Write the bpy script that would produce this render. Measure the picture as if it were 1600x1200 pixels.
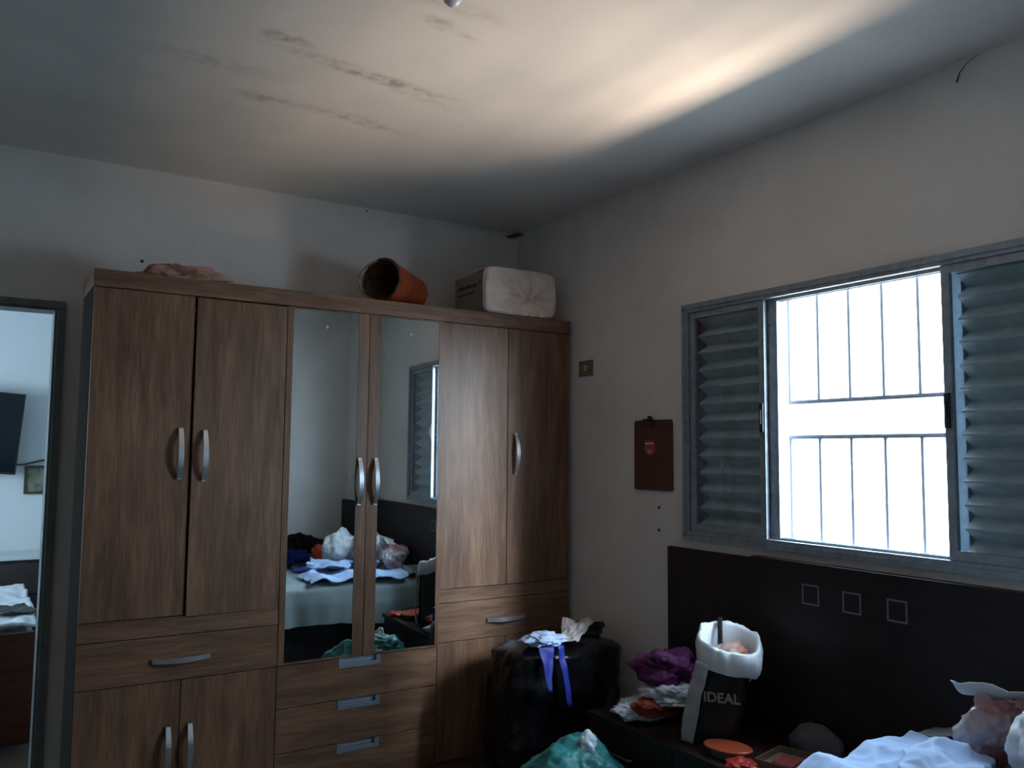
import bpy, bmesh, math, random
from mathutils import Vector, Matrix, noise
from math import sin, cos, pi, radians

for o in list(bpy.data.objects):
    bpy.data.objects.remove(o)
SC = bpy.context.scene
COL = SC.collection
random.seed(4)

# ------------------------------------------------------------------ camera
cam_d = bpy.data.cameras.new('camera')
cam = bpy.data.objects.new('camera', cam_d)
COL.objects.link(cam)
_yaw, _pit, _rol = .5667, .0816, .0093
_F = Vector((sin(_yaw)*cos(_pit), cos(_yaw)*cos(_pit), sin(_pit)))
_R = Vector((cos(_yaw), -sin(_yaw), 0)); _U = _R.cross(_F)
_R2 = _R*cos(_rol)+_U*sin(_rol); _U2 = _U*cos(_rol)-_R*sin(_rol)
_M = Matrix((_R2, _U2, -_F)).transposed().to_4x4()
_M.translation = Vector((-.3924, -3.8673, 1.6255))
cam.matrix_world = _M
cam_d.sensor_fit = 'HORIZONTAL'; cam_d.sensor_width = 36
cam_d.lens = 36*1318.06/1600
cam_d.clip_start = .02
SC.camera = cam

# ------------------------------------------------------------------ world, daylight, exposure
SC.view_settings.view_transform = 'Standard'
SC.view_settings.look = 'None'
SC.view_settings.gamma = 1
SC.view_settings.use_curve_mapping = False
SC.view_settings.exposure = 0.45
SC.cycles.use_denoising = True
SC.cycles.max_bounces = 10
SC.cycles.diffuse_bounces = 5
SC.cycles.sample_clamp_indirect = 6
SC.cycles.caustics_reflective = False
SC.cycles.caustics_refractive = False
W = bpy.data.worlds.new('sky'); SC.world = W; W.use_nodes = True
bg = W.node_tree.nodes['Background']
bg.inputs[0].default_value = (.59, .80, .98, 1)
bg.inputs[1].default_value = 19.0

def area(name, loc, rot, sx, sy, power, color, portal=False, spread=180):
    d = bpy.data.lights.new(name, 'AREA'); d.shape = 'RECTANGLE'; d.size = sx; d.size_y = sy
    d.energy = power; d.color = color; d.spread = radians(spread)
    if portal: d.cycles.is_portal = True
    o = bpy.data.objects.new(name, d); COL.objects.link(o); o.location = loc; o.rotation_euler = rot
    return o
# sky through the bedroom window and through the window of the next room
area('window_portal', (2.64, -1.785, 1.785), (0, radians(90), 0), 1.1, 1.8, 1, (1, 1, 1), True)
area('next_room_portal', (-2.46, 2.4, 1.725), (0, radians(-90), 0), .95, 1.0, 1, (1, 1, 1), True)
# warm light thrown up from the sunlit strip of yard
area('sunlit_yard', (4.18, -2.40, .04), (radians(180), 0, 0), .55, 3.0, 355, (1, .755, .55))

# cool daylight coming down the yard from the open sky beyond the house
area('open_sky_end', (3.95, -5.6, 3.45), (radians(90), 0, 0), 1.0, 2.5, 1080, (.70, .85, 1))

# ------------------------------------------------------------------ materials
MATS = {}
def mat(name, col, rough=.6, metal=0, noise_amt=0, nscale=8, bump=0, bscale=60, stretch=None, col2=None,
        trans=0, alpha=1, spec=.5, sheen=0, detail=5):
    if name in MATS: return MATS[name]
    m = bpy.data.materials.new(name); m.use_nodes = True; MATS[name] = m
    nt = m.node_tree; b = nt.nodes['Principled BSDF']
    b.inputs['Base Color'].default_value = (*col, 1); b.inputs['Roughness'].default_value = rough
    b.inputs['Metallic'].default_value = metal; b.inputs['Specular IOR Level'].default_value = spec
    b.inputs['Alpha'].default_value = alpha; b.inputs['Transmission Weight'].default_value = trans
    b.inputs['Sheen Weight'].default_value = sheen
    tc = nt.nodes.new('ShaderNodeTexCoord'); mp = nt.nodes.new('ShaderNodeMapping')
    nt.links.new(tc.outputs['Object'], mp.inputs['Vector'])
    if stretch: mp.inputs['Scale'].default_value = stretch
    if noise_amt or col2:
        n = nt.nodes.new('ShaderNodeTexNoise'); n.inputs['Scale'].default_value = nscale; n.inputs['Detail'].default_value = detail
        nt.links.new(mp.outputs[0], n.inputs['Vector'])
        r = nt.nodes.new('ShaderNodeValToRGB')
        c2 = col2 or tuple(c*(1-noise_amt) for c in col)
        r.color_ramp.elements[0].position = .35; r.color_ramp.elements[1].position = .65
        r.color_ramp.elements[0].color = (*c2, 1); r.color_ramp.elements[1].color = (*col, 1)
        nt.links.new(n.outputs[0], r.inputs[0]); nt.links.new(r.outputs[0], b.inputs['Base Color'])
    if bump:
        n2 = nt.nodes.new('ShaderNodeTexNoise'); n2.inputs['Scale'].default_value = bscale; n2.inputs['Detail'].default_value = 4
        nt.links.new(tc.outputs['Object'], n2.inputs['Vector'])
        bp = nt.nodes.new('ShaderNodeBump'); bp.inputs['Strength'].default_value = bump; bp.inputs['Distance'].default_value = .01
        nt.links.new(n2.outputs[0], bp.inputs['Height']); nt.links.new(bp.outputs[0], b.inputs['Normal'])
    return m

def wood(name, light, dark, axis='z', rough=.42):
    if name in MATS: return MATS[name]
    m = bpy.data.materials.new(name); m.use_nodes = True; MATS[name] = m
    nt = m.node_tree; N = nt.nodes; L = nt.links; b = N['Principled BSDF']
    tc = N.new('ShaderNodeTexCoord'); mp = N.new('ShaderNodeMapping'); L.new(tc.outputs['Object'], mp.inputs[0])
    mp.inputs['Scale'].default_value = (9, 9, 1.0) if axis == 'z' else ((1.0, 9, 9) if axis == 'x' else (9, 1.0, 9))
    n = N.new('ShaderNodeTexNoise'); n.inputs['Scale'].default_value = 1.6; n.inputs['Detail'].default_value = 8
    n.inputs['Roughness'].default_value = .62; n.inputs['Distortion'].default_value = .35
    L.new(mp.outputs[0], n.inputs['Vector'])
    r = N.new('ShaderNodeValToRGB'); e = r.color_ramp.elements
    e[0].position = .30; e[0].color = (*dark, 1); e[1].position = .68; e[1].color = (*light, 1)
    L.new(n.outputs[0], r.inputs[0])
    mp2 = N.new('ShaderNodeMapping'); L.new(tc.outputs['Object'], mp2.inputs[0])
    mp2.inputs['Scale'].default_value = (60, 60, 3) if axis == 'z' else ((3, 60, 60) if axis == 'x' else (60, 3, 60))
    n2 = N.new('ShaderNodeTexNoise'); n2.inputs['Scale'].default_value = 2.4; n2.inputs['Detail'].default_value = 3
    L.new(mp2.outputs[0], n2.inputs['Vector'])
    mr = N.new('ShaderNodeMapRange'); mr.inputs[1].default_value = .35; mr.inputs[2].default_value = .65
    mr.inputs[3].default_value = .74; mr.inputs[4].default_value = 1.12; L.new(n2.outputs[0], mr.inputs[0])
    mx = N.new('ShaderNodeMix'); mx.data_type = 'RGBA'; mx.blend_type = 'MULTIPLY'; mx.inputs[0].default_value = 1
    L.new(r.outputs[0], mx.inputs[6]); L.new(mr.outputs[0], mx.inputs[7]); L.new(mx.outputs[2], b.inputs['Base Color'])
    b.inputs['Roughness'].default_value = rough; b.inputs['Specular IOR Level'].default_value = .35
    bp = N.new('ShaderNodeBump'); bp.inputs['Strength'].default_value = .15; bp.inputs['Distance'].default_value = .002
    L.new(n2.outputs[0], bp.inputs['Height']); L.new(bp.outputs[0], b.inputs['Normal'])
    return m

WOOD_V = wood('oak_vertical', (.26, .142, .086), (.095, .046, .026), 'z')
WOOD_H = wood('oak_horizontal', (.26, .142, .086), (.095, .046, .026), 'x')
DARKW = wood('dark_wood', (.018, .010, .010), (.008, .004, .005), 'y', .55)
DARKW_V = wood('dark_wood_vertical', (.020, .011, .009), (.008, .0045, .004), 'z', .55)
NSW = wood('nightstand_wood', (.028, .013, .010), (.012, .006, .005), 'y', .42)
WALL = mat('wall_paint', (.75, .72, .70), .85, col2=(.68, .655, .635), nscale=3, bump=.25, bscale=90)
WALL2 = mat('next_room_paint', (.62, .66, .68), .85, bump=.2, bscale=80)
ALU = mat('aluminium', (.30, .35, .40), .45, .35, noise_amt=.25, nscale=30)
ALU_D = mat('dull_aluminium', (.26, .31, .35), .5, .25, noise_amt=.3, nscale=20)
CHROME = mat('brushed_metal', (.62, .66, .70), .3, .9)
BLACKP = mat('black_plastic', (.012, .012, .014), .35)
IRON = mat('painted_iron', (.20, .22, .27), .5)
MIRROR = mat('mirror_glass', (.80, .86, .86), .015, 1)
DOORM = mat('door_frame_paint', (.19, .215, .21), .5, noise_amt=.25, nscale=12)

# ceiling with mould streaks along the slab joints
def ceiling_material():
    m = bpy.data.materials.new('ceiling_plaster'); m.use_nodes = True
    nt = m.node_tree; N = nt.nodes; L = nt.links; b = N['Principled BSDF']
    b.inputs['Roughness'].default_value = .9
    tc = N.new('ShaderNodeTexCoord')
    n = N.new('ShaderNodeTexNoise'); n.inputs['Scale'].default_value = 2.2; n.inputs['Detail'].default_value = 6
    L.new(tc.outputs['Object'], n.inputs['Vector'])
    r = N.new('ShaderNodeValToRGB'); e = r.color_ramp.elements
    e[0].position = .3; e[0].color = (.66, .645, .63, 1); e[1].position = .7; e[1].color = (.76, .74, .72, 1)
    L.new(n.outputs[0], r.inputs[0])
    # warp
    nw = N.new('ShaderNodeTexNoise'); nw.inputs['Scale'].default_value = 14; nw.inputs['Detail'].default_value = 6
    L.new(tc.outputs['Object'], nw.inputs['Vector'])
    vs = N.new('ShaderNodeVectorMath'); vs.operation = 'MULTIPLY_ADD'
    vs.inputs[1].default_value = (.14, .035, 0); L.new(nw.outputs['Color'], vs.inputs[0]); L.new(tc.outputs['Object'], vs.inputs[2])
    total = None
    streaks = [(.44, -1.12, .07, .016, 0, .7), (.60, -1.05, .16, .012, .02, .45), (.86, -1.005, .20, .016, .05, .85), (.97, -.985, .07, .02, .1, .5),
               (.83, -1.50, .05, .016, .2, .55), (.92, -1.47, .07, .010, .15, .35), (.56, -.60, .12, .013, .05, .6), (.84, -.60, .14, .02, .03, .55),
               (1.0, -.565, .12, .014, .1, .45), (.25, -.80, .2, .03, 0, .3), (.72, -1.62, .2, .02, 0, .35), (1.1, -.93, .12, .02, .1, .2), (.48, -.57, .05, .012, 0, .7)]
    for (x, y, sx, sy, a, s) in streaks:
        mp = N.new('ShaderNodeMapping'); mp.vector_type = 'TEXTURE'
        mp.inputs['Location'].default_value = (x+.07, y+.018, 0); mp.inputs['Rotation'].default_value = (0, 0, a)
        mp.inputs['Scale'].default_value = (sx, sy*1.7, 1000)
        L.new(vs.outputs[0], mp.inputs[0])
        ln = N.new('ShaderNodeVectorMath'); ln.operation = 'LENGTH'; L.new(mp.outputs[0], ln.inputs[0])
        mr = N.new('ShaderNodeMapRange'); mr.interpolation_type = 'SMOOTHSTEP'
        mr.inputs[1].default_value = 0; mr.inputs[2].default_value = 2.1; mr.inputs[3].default_value = s*.58; mr.inputs[4].default_value = 0
        L.new(ln.outputs['Value'], mr.inputs[0])
        if total is None: total = mr.outputs[0]
        else:
            mm = N.new('ShaderNodeMath'); mm.operation = 'MAXIMUM'; L.new(total, mm.inputs[0]); L.new(mr.outputs[0], mm.inputs[1]); total = mm.outputs[0]
    mx = N.new('ShaderNodeMix'); mx.data_type = 'RGBA'; mx.inputs[7].default_value = (.20, .165, .14, 1)
    ns = N.new('ShaderNodeTexNoise'); ns.inputs['Scale'].default_value = 26; ns.inputs['Detail'].default_value = 7; L.new(tc.outputs['Object'], ns.inputs['Vector'])
    nr = N.new('ShaderNodeMapRange'); nr.inputs[1].default_value = .40; nr.inputs[2].default_value = .60; nr.inputs[3].default_value = .35; nr.inputs[4].default_value = 1.45; L.new(ns.outputs[0], nr.inputs[0])
    mu = N.new('ShaderNodeMath'); mu.operation = 'MULTIPLY'; mu.use_clamp = True; L.new(total, mu.inputs[0]); L.new(nr.outputs[0], mu.inputs[1]); total = mu.outputs[0]
    L.new(total, mx.inputs[0]); L.new(r.outputs[0], mx.inputs[6]); L.new(mx.outputs[2], b.inputs['Base Color'])
    return m
CEIL = ceiling_material()

# ------------------------------------------------------------------ mesh helpers
def link(name, me, m=None, parent=None, smooth=False):
    o = bpy.data.objects.new(name, me); COL.objects.link(o)
    if m: me.materials.append(m)
    if parent: o.parent = parent
    if smooth:
        for p in me.polygons: p.use_smooth = True
    return o
def obj(name, bm, m=None, parent=None, smooth=False):
    me = bpy.data.meshes.new(name); bm.normal_update(); bm.to_mesh(me); bm.free()
    return link(name, me, m, parent, smooth)
def addbox(bm, x0, x1, y0, y1, z0, z1, bev=0, mtx=None):
    r = bmesh.ops.create_cube(bm, size=1)
    vs = r['verts']
    for v in vs:
        v.co = Vector(((x0+x1)/2+v.co.x*(x1-x0), (y0+y1)/2+v.co.y*(y1-y0), (z0+z1)/2+v.co.z*(z1-z0)))
    if bev:
        es = list({e for v in vs for e in v.link_edges})
        rr = bmesh.ops.bevel(bm, geom=es, offset=bev, segments=2, affect='EDGES', profile=.5)
        vs = list({v for f in rr['faces'] for v in f.verts} | {v for v in vs if v.is_valid})
    if mtx:
        for v in vs: v.co = mtx @ v.co
    return vs
def box(name, x0, x1, y0, y1, z0, z1, m, parent=None, bev=.0):
    """box whose object origin sits at its own centre, so that grain differs from board to board"""
    bm = bmesh.new(); addbox(bm, x0, x1, y0, y1, z0, z1, bev)
    return obj(name, bm, m, parent)
def tube(bm, pts, r, seg=8, flat=1.0, up=Vector((0, 0, 1)), rs=None):
    pts = [Vector(p) for p in pts]; rings = []
    for i, p in enumerate(pts):
        t = (pts[min(i+1, len(pts)-1)]-pts[max(i-1, 0)]).normalized()
        a = t.cross(up)
        if a.length < 1e-3: a = t.cross(Vector((1, 0, 0)))
        a.normalize(); b = a.cross(t).normalized()
        rr = rs[i] if rs else r
        rings.append([bm.verts.new(p+a*cos(2*pi*k/seg)*rr+b*sin(2*pi*k/seg)*rr*flat) for k in range(seg)])
    for i in range(len(rings)-1):
        for k in range(seg):
            bm.faces.new((rings[i][k], rings[i][(k+1) % seg], rings[i+1][(k+1) % seg], rings[i+1][k]))
    bm.faces.new(rings[0][::-1]); bm.faces.new(rings[-1])
def thing(name, label, cat, loc=(0, 0, 0), group=None):
    o = bpy.data.objects.new(name, None); COL.objects.link(o); o.location = loc; o.empty_display_size = .1
    tag(o, label, cat, group); return o
def tag(o, label, cat, group=None, kind=None):
    o['label'] = label; o['category'] = cat
    if group: o['group'] = group
    if kind: o['kind'] = kind
    return o
def struct(o): o['kind'] = 'structure'; return o
def adopt(root):
    """children were modelled in world space: keep them there"""
    inv = Matrix.Translation(root.location).inverted()
    for ch in root.children: ch.matrix_parent_inverse = inv
def lathe(bm, prof, seg=24, mtx=Matrix()):
    rings = [[bm.verts.new(mtx @ Vector((r*cos(2*pi*k/seg), r*sin(2*pi*k/seg), z))) for k in range(seg)] for r, z in prof]
    for i in range(len(rings)-1):
        for k in range(seg):
            bm.faces.new((rings[i][k], rings[i][(k+1) % seg], rings[i+1][(k+1) % seg], rings[i+1][k]))
    return rings
def ridged(p, oct=3):
    s = 0; a = 1; t = 0
    for i in range(oct):
        s += a*(1-abs(noise.noise(p))*2.2); t += a; a *= .5; p = p*2.03+Vector((3.1, 1.7, 5.3))
    return s/t
def blob(name, c, size, m, parent=None, seed=0, amp=.25, freq=1.6, crease=.12, sub=5, floor=None, rot=0, clampx=None, peak=None):
    """crumpled bag or bunched cloth resting on z = floor"""
    bm = bmesh.new(); bmesh.ops.create_icosphere(bm, subdivisions=sub, radius=1)
    so = Vector((seed*7.3, seed*3.1, seed*1.9)); cr, sr = cos(rot), sin(rot)
    for v in bm.verts:
        d = v.co.normalized()
        k = 1+amp*noise.noise(d*freq+so)*1.6+crease*(ridged(d*freq*2.2+so)-.5)+crease*.35*(ridged(d*freq*6+so)-.5)
        if peak:
            for (px, py, pz, w, h) in peak:
                q = d.dot(Vector((px, py, pz)).normalized())
                k += h*max(0, (q-w)/(1-w))**2
        p = Vector((d.x*size[0]*k, d.y*size[1]*k, d.z*size[2]*k))
        p = Vector((p.x*cr-p.y*sr, p.x*sr+p.y*cr, p.z))+Vector(c)
        if floor is not None and p.z < floor: p.z = floor+.0005+.004*abs(noise.noise(p*20))
        if clampx is not None and p.x > clampx: p.x = clampx
        v.co = p
    return obj(name, bm, m, parent, True)
def cloth(name, cx, cy, sx, sy, zf, m, parent=None, seed=0, h=.03, thick=.012, rot=0, nx=60, ny=60, freq=6, ragged=.12, layers=1):
    """crumpled sheet of cloth lying on a surface at height zf(x, y)"""
    bm = bmesh.new(); so = Vector((seed*5.7, seed*2.3, 0)); g = []
    cr, sr = cos(rot), sin(rot)
    for j in range(ny+1):
        row = []
        for i in range(nx+1):
            u = i/nx*2-1; w = j/ny*2-1
            rr = 1+ragged*noise.noise(Vector((u*2, w*2, seed)))*2
            x = u*sx*rr; y = w*sy*rr
            X = cx+x*cr-y*sr; Y = cy+x*sr+y*cr
            p = Vector((X, Y, 0))
            k = max(0, ridged(p*freq*.5+so))*h + h*.5*noise.noise(p*freq+so)
            row.append(bm.verts.new((X, Y, zf(X, Y)+thick+max(0, k))))
        g.append(row)
    for j in range(ny):
        for i in range(nx): bm.faces.new((g[j][i], g[j][i+1], g[j+1][i+1], g[j+1][i]))
    o = obj(name, bm, m, parent, True)
    md = o.modifiers.new('thickness', 'SOLIDIFY'); md.thickness = thick*.8; md.offset = -1
    return o
def quadcloth(name, corners, m, parent=None, seed=0, amp=.015, n=24, freq=9, thick=.003, sag=0):
    """crumpled sheet spanned between four corner points"""
    a, b, c, d = [Vector(p) for p in corners]; nrm = (b-a).cross(d-a).normalized()
    bm = bmesh.new(); g = []; so = Vector((seed*3.3, seed, 0))
    for j in range(n+1):
        row = []
        for i in range(n+1):
            u, w = i/n, j/n
            p = (a*(1-u)+b*u)*(1-w)+(d*(1-u)+c*u)*w
            p = p+nrm*amp*(ridged(p*freq+so)-.5)*2+nrm*sag*sin(pi*u)
            p += Vector((noise.noise(p*14+so), noise.noise(p*14+so*2), 0))*.006
            row.append(bm.verts.new(p))
        g.append(row)
    for j in range(n):
        for i in range(n): bm.faces.new((g[j][i], g[j][i+1], g[j+1][i+1], g[j+1][i]))
    o = obj(name, bm, m, parent, True)
    md = o.modifiers.new('thickness', 'SOLIDIFY'); md.thickness = thick; md.offset = 0
    return o
def bow_handle(name, c, length, axis, m, parent):
    """arched bar handle standing off a front that faces -y"""
    bm = bmesh.new(); n = 14; prev = None
    for i in range(n+1):
        t = i/n*2-1; s = t*length/2
        out = .030*(1-t*t)+.006; w = .0115-.002*abs(t); th = .004
        if axis == 'z': q = [(-w, -out-th), (w, -out-th), (w, -out+th), (-w, -out+th)]; ring = [bm.verts.new((c[0]+a, c[1]+b, c[2]+s)) for a, b in q]
        else: q = [(-w, -out-th), (w, -out-th), (w, -out+th), (-w, -out+th)]; ring = [bm.verts.new((c[0]+s, c[1]+b, c[2]+a)) for a, b in q]
        if prev:
            for k in range(4): bm.faces.new((prev[k], prev[(k+1) % 4], ring[(k+1) % 4], ring[k]))
        else: bm.faces.new(ring[::-1])
        prev = ring
    bm.faces.new(prev)
    for e in (-1, 1):
        s = e*(length/2-.006)
        if axis == 'z': addbox(bm, c[0]-.008, c[0]+.008, c[1]-.012, c[1]+.0, c[2]+s-.006, c[2]+s+.006)
        else: addbox(bm, c[0]+s-.006, c[0]+s+.006, c[1]-.012, c[1], c[2]-.008, c[2]+.008)
    bmesh.ops.recalc_face_normals(bm, faces=bm.faces[:])
    return obj(name, bm, m, parent)

# ------------------------------------------------------------------ room shell
XB, YA, H = 2.486, .60, 3.023
XL, YC = -2.90, -4.25
WT = .14
WY0, WY1, WZ0, WZ1 = -2.665, -.905, 1.243, 2.330       # window hole (outer frame)
DX0, DX1, DZ = -.95, -.088, 2.285                      # doorway in the wardrobe wall

def slab(name, parts, m):
    bm = bmesh.new()
    for p in parts: addbox(bm, *p)
    return struct(obj(name, bm, m))
slab('wall_right', [(XB, XB+WT, YC-WT, WY0, 0, H), (XB, XB+WT, WY1, YA+WT, 0, H), (XB, XB+WT, WY0, WY1, 0, WZ0), (XB, XB+WT, WY0, WY1, WZ1, H)], WALL)
slab('wall_back', [(XL, DX0, YA, YA+WT, 0, H), (DX1, XB, YA, YA+WT, 0, H), (DX0, DX1, YA, YA+WT, DZ, H)], WALL)
slab('wall_left', [(XL-WT, XL, YC-WT, YA+WT, 0, H)], WALL)
YF = -3.42   # the bed stands against this nearer stretch of the front wall
slab('wall_front', [(XL, .80, YC-WT, YC, 0, H), (.80, XB, YC-WT, YF, 0, H)], WALL)
slab('ceiling', [(XL-WT, XB+WT, YC-WT, YA+WT, H, H+.12)], CEIL)
FLOOR = mat('floor_tile', (.11, .085, .065), .35, noise_amt=.3, nscale=5)
slab('floor', [(XL-WT, XB+WT, YC-WT, YA+WT, -.1, 0)], FLOOR)
# the next room, seen through the doorway
RX0, RX1, RY1 = -2.30, 1.60, 3.90
slab('wall_next_room', [(RX0, RX1, RY1, RY1+WT, 0, H), (RX1, RX1+WT, YA+WT, RY1+WT, 0, H),
     (RX0-WT, RX0, YA+WT, 1.9, 0, H), (RX0-WT, RX0, 2.9, RY1+WT, 0, H), (RX0-WT, RX0, 1.9, 2.9, 0, 1.25), (RX0-WT, RX0, 1.9, 2.9, 2.2, H)], WALL2)
slab('ceiling_next_room', [(RX0-WT, RX1+WT, YA+WT, RY1+WT, H, H+.12)], WALL2)
slab('floor_next_room', [(RX0-WT, RX1+WT, YA+WT, RY1+WT, -.1, 0)], FLOOR)
# yard outside the bedroom window
YARD = mat('yard_concrete', (.35, .33, .30), .9, noise_amt=.2, nscale=2)
slab('ground_yard', [(XB+WT, 10.5, -9, 6, -.1, 0)], YARD)

# doorway trim
def door_trim():
    bm = bmesh.new(); w = .034
    addbox(bm, DX1, DX1+w, YA-.014, YA-.0005, 0, DZ)
    addbox(bm, DX0-w, DX0, YA-.014, YA-.0005, 0, DZ)
    addbox(bm, DX0-w, DX1+w, YA-.02, YA-.0005, DZ, DZ+.03)
    addbox(bm, DX1-.012, DX1-.0005, YA+.0005, YA+WT, 0, DZ-.013)
    addbox(bm, DX0+.0005, DX0+.012, YA+.0005, YA+WT, 0, DZ-.013)
    addbox(bm, DX0+.0005, DX1-.0005, YA+.0005, YA+WT, DZ-.012, DZ-.0005)
    return struct(obj('trim_1', bm, DOORM))
door_trim()

# ------------------------------------------------------------------ sliding window
def window():
    w = bpy.data.objects.new('window_1', None); COL.objects.link(w); w.location = (XB, (WY0+WY1)/2, WZ0); struct(w)
    f = .026
    bm = bmesh.new()
    xa, xb = XB-.012, XB+.094
    addbox(bm, xa, xb, WY0, WY0+f, WZ0, WZ1); addbox(bm, xa, xb, WY1-f, WY1, WZ0, WZ1)
    addbox(bm, xa, xb, WY0+f, WY1-f, WZ0, WZ0+f); addbox(bm, xa, xb, WY0+f, WY1-f, WZ1-f, WZ1)
    # flat inner flange and the track lips
    addbox(bm, xa-.006, xa, WY0-.012, WY1+.012, WZ1-.010, WZ1+.014); addbox(bm, xa-.006, xa, WY0-.012, WY1+.012, WZ0-.014, WZ0+.010)
    addbox(bm, xa-.006, xa, WY1-.008, WY1+.012, WZ0, WZ1); addbox(bm, xa-.006, xa, WY0-.012, WY0+.008, WZ0, WZ1)
    for x in (XB+.018, XB+.046):
        addbox(bm, x-.002, x+.002, WY0+f, WY1-f, WZ1-f-.014, WZ1-f); addbox(bm, x-.002, x+.002, WY0+f, WY1-f, WZ0+f, WZ0+f+.010)
    obj('window_frame', bm, ALU, w)
    z0, z1 = WZ0+f+.001, WZ1-f-.001
    GL = mat('window_glass', (.9, .95, .97), .02, trans=1, spec=.5)
    GLt = MATS['window_glass']
    nt = GLt.node_tree
    # thin pane: mostly clear, a little mirror reflection
    nt.nodes.clear(); out = nt.nodes.new('ShaderNodeOutputMaterial'); mx = nt.nodes.new('ShaderNodeMixShader')
    tr = nt.nodes.new('ShaderNodeBsdfTransparent'); gl = nt.nodes.new('ShaderNodeBsdfGlossy'); gl.inputs['Roughness'].default_value = .03
    tr.inputs[0].default_value = (.86, .92, .95, 1); fr = nt.nodes.new('ShaderNodeMath'); lw = nt.nodes.new('ShaderNodeLayerWeight'); pw = nt.nodes.new('ShaderNodeMath'); pw.operation = 'POWER'; pw.inputs[1].default_value = 4
    lw.inputs[0].default_value = .5; nt.links.new(lw.outputs['Facing'], pw.inputs[0]); fr.operation = 'MULTIPLY_ADD'; fr.inputs[1].default_value = .7; fr.inputs[2].default_value = .06; nt.links.new(pw.outputs[0], fr.inputs[0])
    nt.links.new(fr.outputs[0], mx.inputs[0]); nt.links.new(tr.outputs[0], mx.inputs[1]); nt.links.new(gl.outputs[0], mx.inputs[2]); nt.links.new(mx.outputs[0], out.inputs[0])
    SL = mat('shutter_metal', (.62, .65, .64), .7, 0, noise_amt=.2, nscale=15)
    for side, (ya, yb, ga, gb) in enumerate([(-1.435, WY1-f-.001, -1.385, WY1-f-.006), (WY0+f+.001, -2.195, WY0+f+.006, -2.185)]):
        # louvred leaf on the outer track
        lf = bmesh.new(); x0, x1 = XB+.048, XB+.088; s = .034
        addbox(lf, x0-.026, x1, ya, ya+s+(.022 if side == 0 else 0), z0, z1); addbox(lf, x0, x1, yb-s, yb, z0, z1)
        addbox(lf, x0, x1, ya+s, yb-s, z0, z0+.03); addbox(lf, x0, x1, ya+s, yb-s, z1-.03, z1)
        leaf = obj('louvre_leaf', lf, ALU, w)
        sl = bmesh.new(); n = 12; zz0, zz1 = z0+.03, z1-.03; p = (zz1-zz0)/n
        for k in range(n):
            b0 = zz0+k*p
            # folded slat: one face leans back and catches the light, the next overhangs it
            prof = [(x0-.026, b0+p*.00), (x0+.034, b0+p*.46), (x0+.034, b0+p*.50), (x0-.026, b0+p*.94), (x0-.026, b0+p*1.00)]
            A = [sl.verts.new((x, ya+s, z)) for x, z in prof]; B = [sl.verts.new((x, yb-s, z)) for x, z in prof]
            for i in range(len(prof)-1): sl.faces.new((A[i], A[i+1], B[i+1], B[i]))
            A2 = [sl.verts.new((x+.002, ya+s, z)) for x, z in prof]; B2 = [sl.verts.new((x+.002, yb-s, z)) for x, z in prof]
            for i in range(len(prof)-1): sl.faces.new((A2[i+1], A2[i], B2[i], B2[i+1]))
        addbox(sl, x1-.004, x1-.001, ya+s, yb-s, zz0, zz1)
        slo = obj('slats', sl, SL, leaf)
        # glazed leaf on the inner track
        gf = bmesh.new(); x0, x1 = XB-.004, XB+.016; s2 = .030
        addbox(gf, x0, x1, ga, ga+s2, z0, z1); addbox(gf, x0, x1, gb-s2, gb, z0, z1)
        addbox(gf, x0, x1, ga+s2, gb-s2, z0, z0+.034); addbox(gf, x0, x1, ga+s2, gb-s2, z1-.03, z1)
        g = obj('glass_leaf', gf, ALU, w)
        pb = bmesh.new(); addbox(pb, x0+.008, x0+.011, ga+s2, gb-s2, z0+.034, z1-.03)
        obj('glass_pane', pb, MATS['window_glass'], g)
        # recessed latch on the meeting stile
        lb = bmesh.new(); yl = (ga+.013) if side == 0 else (gb-.013)
        addbox(lb, x0-.012, x0-.0005, yl-.010, yl+.010, 1.725, 1.85, .003)
        addbox(lb, x0-.018, x0-.012, yl-.003, yl+.003, 1.76, 1.82)
        lt = obj('latch', lb, BLACKP, g); lt['label'] = 'black latch'
    for ch in w.children: ch.matrix_parent_inverse = Matrix.Translation(w.location).inverted()
window()
def grille():
    g = thing('window_grille', 'thin iron security bars outside the open middle of the window', 'window grille', (XB+.120, -1.785, WZ0))
    x = XB+.120
    def rod(a, b, r=.0085):
        bm = bmesh.new(); tube(bm, [a, b], r, 8); return obj('bar', bm, IRON, g)
    for z in (1.855, 1.705): rod((x, WY0, z), (x, WY1, z), .0105)
    y = -.967
    while y > -2.6:
        rod((x, y, WZ0), (x, y, 1.705)); rod((x, y, 1.855), (x, y, WZ1)); y -= .151
    adopt(g)
grille()
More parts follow.
